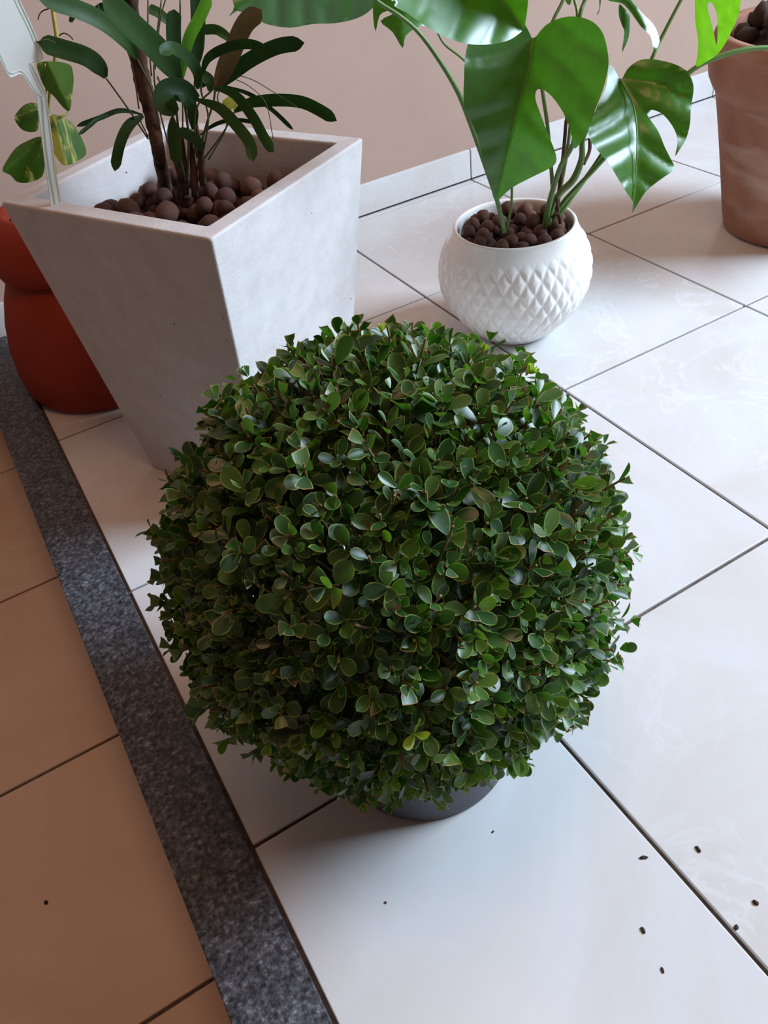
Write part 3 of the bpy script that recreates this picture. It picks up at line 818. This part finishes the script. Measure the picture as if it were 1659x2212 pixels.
# ------------------------------------------------------------------ boxwood ball
bp = empty('plastic_nursery_pot', (-0.541, -0.833, 0)); tag(bp, 'dark grey plastic nursery pot under the boxwood ball', 'pot')
v, f = lathe([(0, 0), (.090, 0), (.0945, .003), (.0955, .012), (.1035, .118), (.108, .120), (.108, .132), (.1055, .133), (.103, .130), (.099, .110), (0, .110)], 72)
mesh_obj('body', [Vector(p)+bp.location for p in v], f, M_BLACKPOT, bp)
v, f = lathe([(0, .114), (.05, .115), (.0985, .112)], 40); mesh_obj('soil', [Vector(p)+bp.location for p in v], f[:-1], M_SOIL, bp)

BC = Vector((-0.529, -0.795, 0.243)); BR = 0.209
box = empty('boxwood_ball', (bp.location.x, bp.location.y, .114)); tag(box, 'clipped boxwood ball of small glossy oval leaves in the middle', 'shrub')
rng = random.Random(11)

def leaf_mesh(name, asp, curl, fold, cut=None):
    """one small oval leaf along +Y (length 1): blade, pale edge, cut end when clipped"""
    prof_ = [(0.0, .05), (.10, .17), (.28, .34), (.50, .475), (.70, .50), (.87, .39), (.965, .20)]
    if cut:
        prof_ = [p_ for p_ in prof_ if p_[0] < cut-.05]
        wl = np.interp(cut, [0, .1, .28, .5, .70, .87, .965], [.05, .17, .34, .475, .5, .39, .2])
        prof_.append((cut, wl))
    def P(x, y, lift=0): return (x*asp, y, abs(x)*fold*2+curl*(y*y)-.02+lift)
    vs_ = []; rows = []
    for (y, w) in prof_:
        slope = .06 if cut and y == cut else 0
        ids = []
        for q_ in (-1, -.86, 0, .86, 1):
            vs_.append(P(w*q_, y+slope*q_)); ids.append(len(vs_)-1)
        rows.append(ids)
    fs, mi = [], []
    for a, b in zip(rows[:-1], rows[1:]):
        for i in range(4):
            fs.append((a[i], a[i+1], b[i+1], b[i])); mi.append(1 if i in (0, 3) else 0)
    if cut:
        # brown clipped edge
        ids = []
        for q_ in (-1, 0, 1):
            vs_.append(P(prof_[-1][1]*q_, cut+.06*q_+.035)); ids.append(len(vs_)-1)
        l = rows[-1]
        fs += [(l[0], l[1], l[2], ids[1], ids[0]), (l[2], l[3], l[4], ids[2], ids[1])]; mi += [2, 2]
    else:
        vs_.append(P(0, 1.0)); k = len(vs_)-1; l = rows[-1]
        fs += [(l[0], l[1], k), (l[1], l[2], k), (l[2], l[3], k), (l[3], l[4], k)]; mi += [1, 0, 0, 1]
    return np.array(vs_), fs, mi
KINDS = [leaf_mesh('a', 1.0, -.10, .10), leaf_mesh('b', 1.12, -.18, .14), leaf_mesh('c', .92, .10, .12), leaf_mesh('d', 1.05, -.28, .06), leaf_mesh('e', .85, -.05, .2),
         leaf_mesh('f', 1.0, -.08, .12, .62), leaf_mesh('g', 1.1, .05, .16, .5), leaf_mesh('h', 1.05, -.1, .1, .74)]
LEAFM = []
for vs_, fs, mi in KINDS:
    me = bpy.data.meshes.new('leaf'); me.from_pydata([tuple(p) for p in vs_], [], fs)
    for m in (M_BOX, M_BOXRIM, M_BOXCUT): me.materials.append(m)
    me.polygons.foreach_set('material_index', mi); me.polygons.foreach_set('use_smooth', [True]*len(me.polygons)); me.update()
    LEAFM.append(me)

leaves = []     # (kind, matrix 3x3, origin)
twigs_v, twigs_f = [], []
def add_twig(a, b, ra, rb, seg=5):
    t = (b-a).normalized(); u = t.orthogonal().normalized(); w = t.cross(u); s0 = len(twigs_v)
    for c, r in ((a, ra), (b, rb)):
        for i in range(seg):
            an = 2*math.pi*i/seg; twigs_v.append(c+(u*math.cos(an)+w*math.sin(an))*r)
    for i in range(seg):
        j = (i+1) % seg; twigs_f.append((s0+i, s0+j, s0+seg+j, s0+seg+i))
    twigs_f.append(tuple(s0+seg+i for i in range(seg)))
def rand_unit():
    while True:
        v_ = Vector((rng.uniform(-1, 1), rng.uniform(-1, 1), rng.uniform(-1, 1)))
        if .05 < v_.length < 1: return v_.normalized()
def surf_r(d):
    return BR*(1+.030*noise.noise(d*2.2+Vector((3, 1, 7)))+.022*noise.noise(d*6))
def shoot(tip, ax, pairs, L0, spacing, limit):
    roll = rng.uniform(0, math.pi)
    u = ax.orthogonal().normalized(); u = Quaternion(ax, roll) @ u
    for k in range(pairs):
        node = tip-ax*(k*spacing*rng.uniform(.8, 1.2))
        if k % 2: s_ = ax.cross(u)
        else: s_ = u
        ang = math.radians(rng.uniform(28, 48)+k*11)
        L = L0*rng.uniform(.75, 1.12)*(0.72 if k == 0 else 1)
        for sg in (1, -1):
            dirn = (ax*math.cos(ang)+s_*sg*math.sin(ang)+rand_unit()*.22).normalized()
            dirn.z -= .06; dirn.normalize()
            nor = (ax-dirn*ax.dot(dirn))
            if nor.length < 1e-3: nor = dirn.orthogonal()
            nor.normalize(); nor = (Quaternion(dirn, rng.uniform(-.5, .5)) @ nor)
            org = node+dirn*.0015
            end = org+dirn*L
            if end.z < .008: continue
            over = (end-BC).length-limit
            kind = rng.randrange(5)
            if (over > .0 and rng.random() < .85) or (limit < 1 and ax.z > .3 and rng.random() < .16):
                kind = 5+rng.randrange(3)
            side = dirn.cross(nor)
            leaves.append((kind, side*L*.62, dirn*L, nor*L*.62, org))
nS = 1950
for i in range(nS):
    z = 1-2*(i+.5)/nS; a = i*2.399963
    d = Vector((math.sqrt(1-z*z)*math.cos(a), math.sqrt(1-z*z)*math.sin(a), z))
    d = (d+rand_unit()*.045).normalized()
    if d.z < -.9: continue
    lim = surf_r(d)
    r = lim*rng.uniform(.90, .985)
    if rng.random() < .08: r = lim*1.02
    tip = BC+d*r
    if tip.z < .02: continue
    ax = (d*1.0+Vector((0, 0, .48))+rand_unit()*.42).normalized()
    L0 = rng.uniform(.0155, .0220)*(1.0+.12*d.z)
    shoot(tip, ax, rng.choice((2, 3, 3)), L0, .0085, lim*1.03)
    add_twig(tip-ax*rng.uniform(.04, .06), tip+ax*(rng.uniform(.003, .013) if rng.random() < (.34 if d.z > .1 else .07) else -.004), .0011, .0010)
# inner foliage
nI = 1500
for i in range(nI):
    d = rand_unit()
    if d.z < -.85: continue
    tip = BC+d*BR*rng.uniform(.5, .86)
    if tip.z < .03: continue
    ax = (d+Vector((0, 0, .3))+rand_unit()*.5).normalized()
    shoot(tip, ax, 3, rng.uniform(.015, .021), .009, 9)
# woody branches from the soil to the shell
brv, brf = [], []
root = Vector((bp.location.x, bp.location.y, .112))
for i in range(46):
    d = rand_unit(); d.z = abs(d.z)*.9-.25; d.normalize()
    endp = BC+d*BR*.86; midp = root.lerp(endp, .45)+Vector((0, 0, .035))+rand_unit()*.012
    v, f = tube([root+rand_unit()*.008*Vector((1, 1, 0)).length, midp, endp], [.004, .0028, .0012], 6, 12)
    s0 = len(brv); brv += v; brf += [tuple(s0+q_ for q_ in ff) for ff in f]
mesh_obj('branches', brv, brf, M_TWIG, box)
tw = mesh_obj('twigs', twigs_v, twigs_f, M_TWIG, box, False); tag(tw, kind='stuff')

# the 300 leaves that show largest become leaves of their own, the rest is one mass
def score(lf):
    k, a, b, c, o = lf
    p = o+b*.5; v_ = CAM-p; dist = v_.length; v_.normalize()
    d = (p-BC)
    if d.normalized().dot(v_) < .15: return 0
    depth = d.length/BR
    if depth < .88: return 0
    return abs(c.normalized().dot(v_))*b.length**2/dist**2*(depth-.8)*(1 if k < 5 else .7)
order = sorted(range(len(leaves)), key=lambda i: -score(leaves[i]))
single = set(order[:300])
bl = box.location
for i in order[:300]:
    k, a, b, c, o = leaves[i]
    ob = bpy.data.objects.new('leaf', LEAFM[k]); link(ob, box)
    p = o-bl
    ob.matrix_local = Matrix(((a.x, b.x, c.x, p.x), (a.y, b.y, c.y, p.y), (a.z, b.z, c.z, p.z), (0, 0, 0, 1)))
AV, AF, AM, cnt = [], [], [], 0
for i, (k, a, b, c, o) in enumerate(leaves):
    if i in single: continue
    vs_, fs, mi = KINDS[k]
    m3 = np.array((a, b, c)); AV.append(vs_ @ m3 + np.array(o-bl))
    AF += [tuple(q_+cnt for q_ in ff) for ff in fs]; AM += mi; cnt += len(vs_)
AV = np.concatenate(AV)
me = bpy.data.meshes.new('foliage'); me.from_pydata(AV.tolist(), [], AF)
for m in (M_BOX, M_BOXRIM, M_BOXCUT): me.materials.append(m)
me.polygons.foreach_set('material_index', AM); me.polygons.foreach_set('use_smooth', [True]*len(AF)); me.update()
fo = link(bpy.data.objects.new('foliage', me), box); tag(fo, kind='stuff')

# two young yellowish shoots
def young(px, py, r, size, n, name='young_shoot'):
    d = ray(px, py).normalized()
    # where the sight line meets the ball
    oc = CAM-BC; bq = oc.dot(d); cq = oc.dot(oc)-(BR*r)**2; disc = bq*bq-cq
    p = CAM+d*(-bq-math.sqrt(max(disc, 0)))
    p = BC+(p-BC).normalized()*BR*.985
    nrm = (p-BC).normalized(); av, af, am, c0 = [], [], [], 0
    for q_ in range(n):
        ax = (nrm*.7+Vector((0, 0, .5))+rand_unit()*.7).normalized(); nn = ax.orthogonal().normalized(); nn = Quaternion(ax, rng.uniform(0, 6)) @ nn
        vs_, fs, mi = KINDS[rng.choice((0, 2, 4))]
        m3 = np.array((ax.cross(nn)*size*.45, ax*size, nn*size*.5)); av.append(vs_ @ m3+np.array(p-bl)); af += [tuple(k_+c0 for k_ in ff) for ff in fs]; c0 += len(vs_)
    return mesh_obj(name, np.concatenate(av).tolist(), af, M_YOUNG, box, True, False)
young(897, 1592, 1.0, .018, 4); young(1150, 800, 1.0, .010, 9); young(1045, 752, 1.0, .008, 6); young(828, 712, 1.0, .009, 4)

# ------------------------------------------------------------------ crumbs on the tiles
def crumb(px, py, z, sx, sy, rot, label):
    p = atz(px, py, z)
    bm = bmesh.new(); bmesh.ops.create_icosphere(bm, subdivisions=2, radius=1)
    for v_ in bm.verts:
        v_.co *= 1+.35*noise.noise(v_.co*1.6+Vector((px, py, 0)))
        v_.co = Vector((v_.co.x*sx, v_.co.y*sy, v_.co.z*min(sx, sy)*.6))
    me = bpy.data.meshes.new('crumb'); bm.to_mesh(me); bm.free(); me.materials.append(M_DEBRIS)
    me.polygons.foreach_set('use_smooth', [True]*len(me.polygons))
    o = link(bpy.data.objects.new('crumb', me)); o.location = (p.x, p.y, z+min(sx, sy)*.45); o.rotation_euler = (0, 0, rot)
    tag(o, label, 'crumb', 'dark crumbs on the floor')
for a in [(1390, 1853, 0, .0040, .0017, -.5, 'dark oval crumb beside the long grout line, left of it'),
          (1508, 1835, 0, .0018, .0036, -.2, 'dark oval crumb on the tile right of the long grout line'),
          (1389, 2010, 0, .0016, .0032, -.2, 'dark oval crumb low on the big front tile'),
          (1632, 1950, 0, .0020, .0028, .4, 'dark crumb at the right edge of the floor'),
          (1590, 2004, 0, .0026, .0018, .5, 'dark crumb lying next to the grout near the bottom right'),
          (100, 1950, -STEP, .0022, .0030, .3, 'single dark crumb on the beige lower floor'),
          (1431, 2096, 0, .0012, .0026, -.4, 'small grey crumb near the bottom of the front tile'),
          (1065, 1797, 0, .0016, .0009, .2, 'tiny grey crumb right of the nursery pot'),
          (833, 1950, 0, .0010, .0013, .2, 'tiny grey crumb on the front tile below the nursery pot')]:
    crumb(*a)
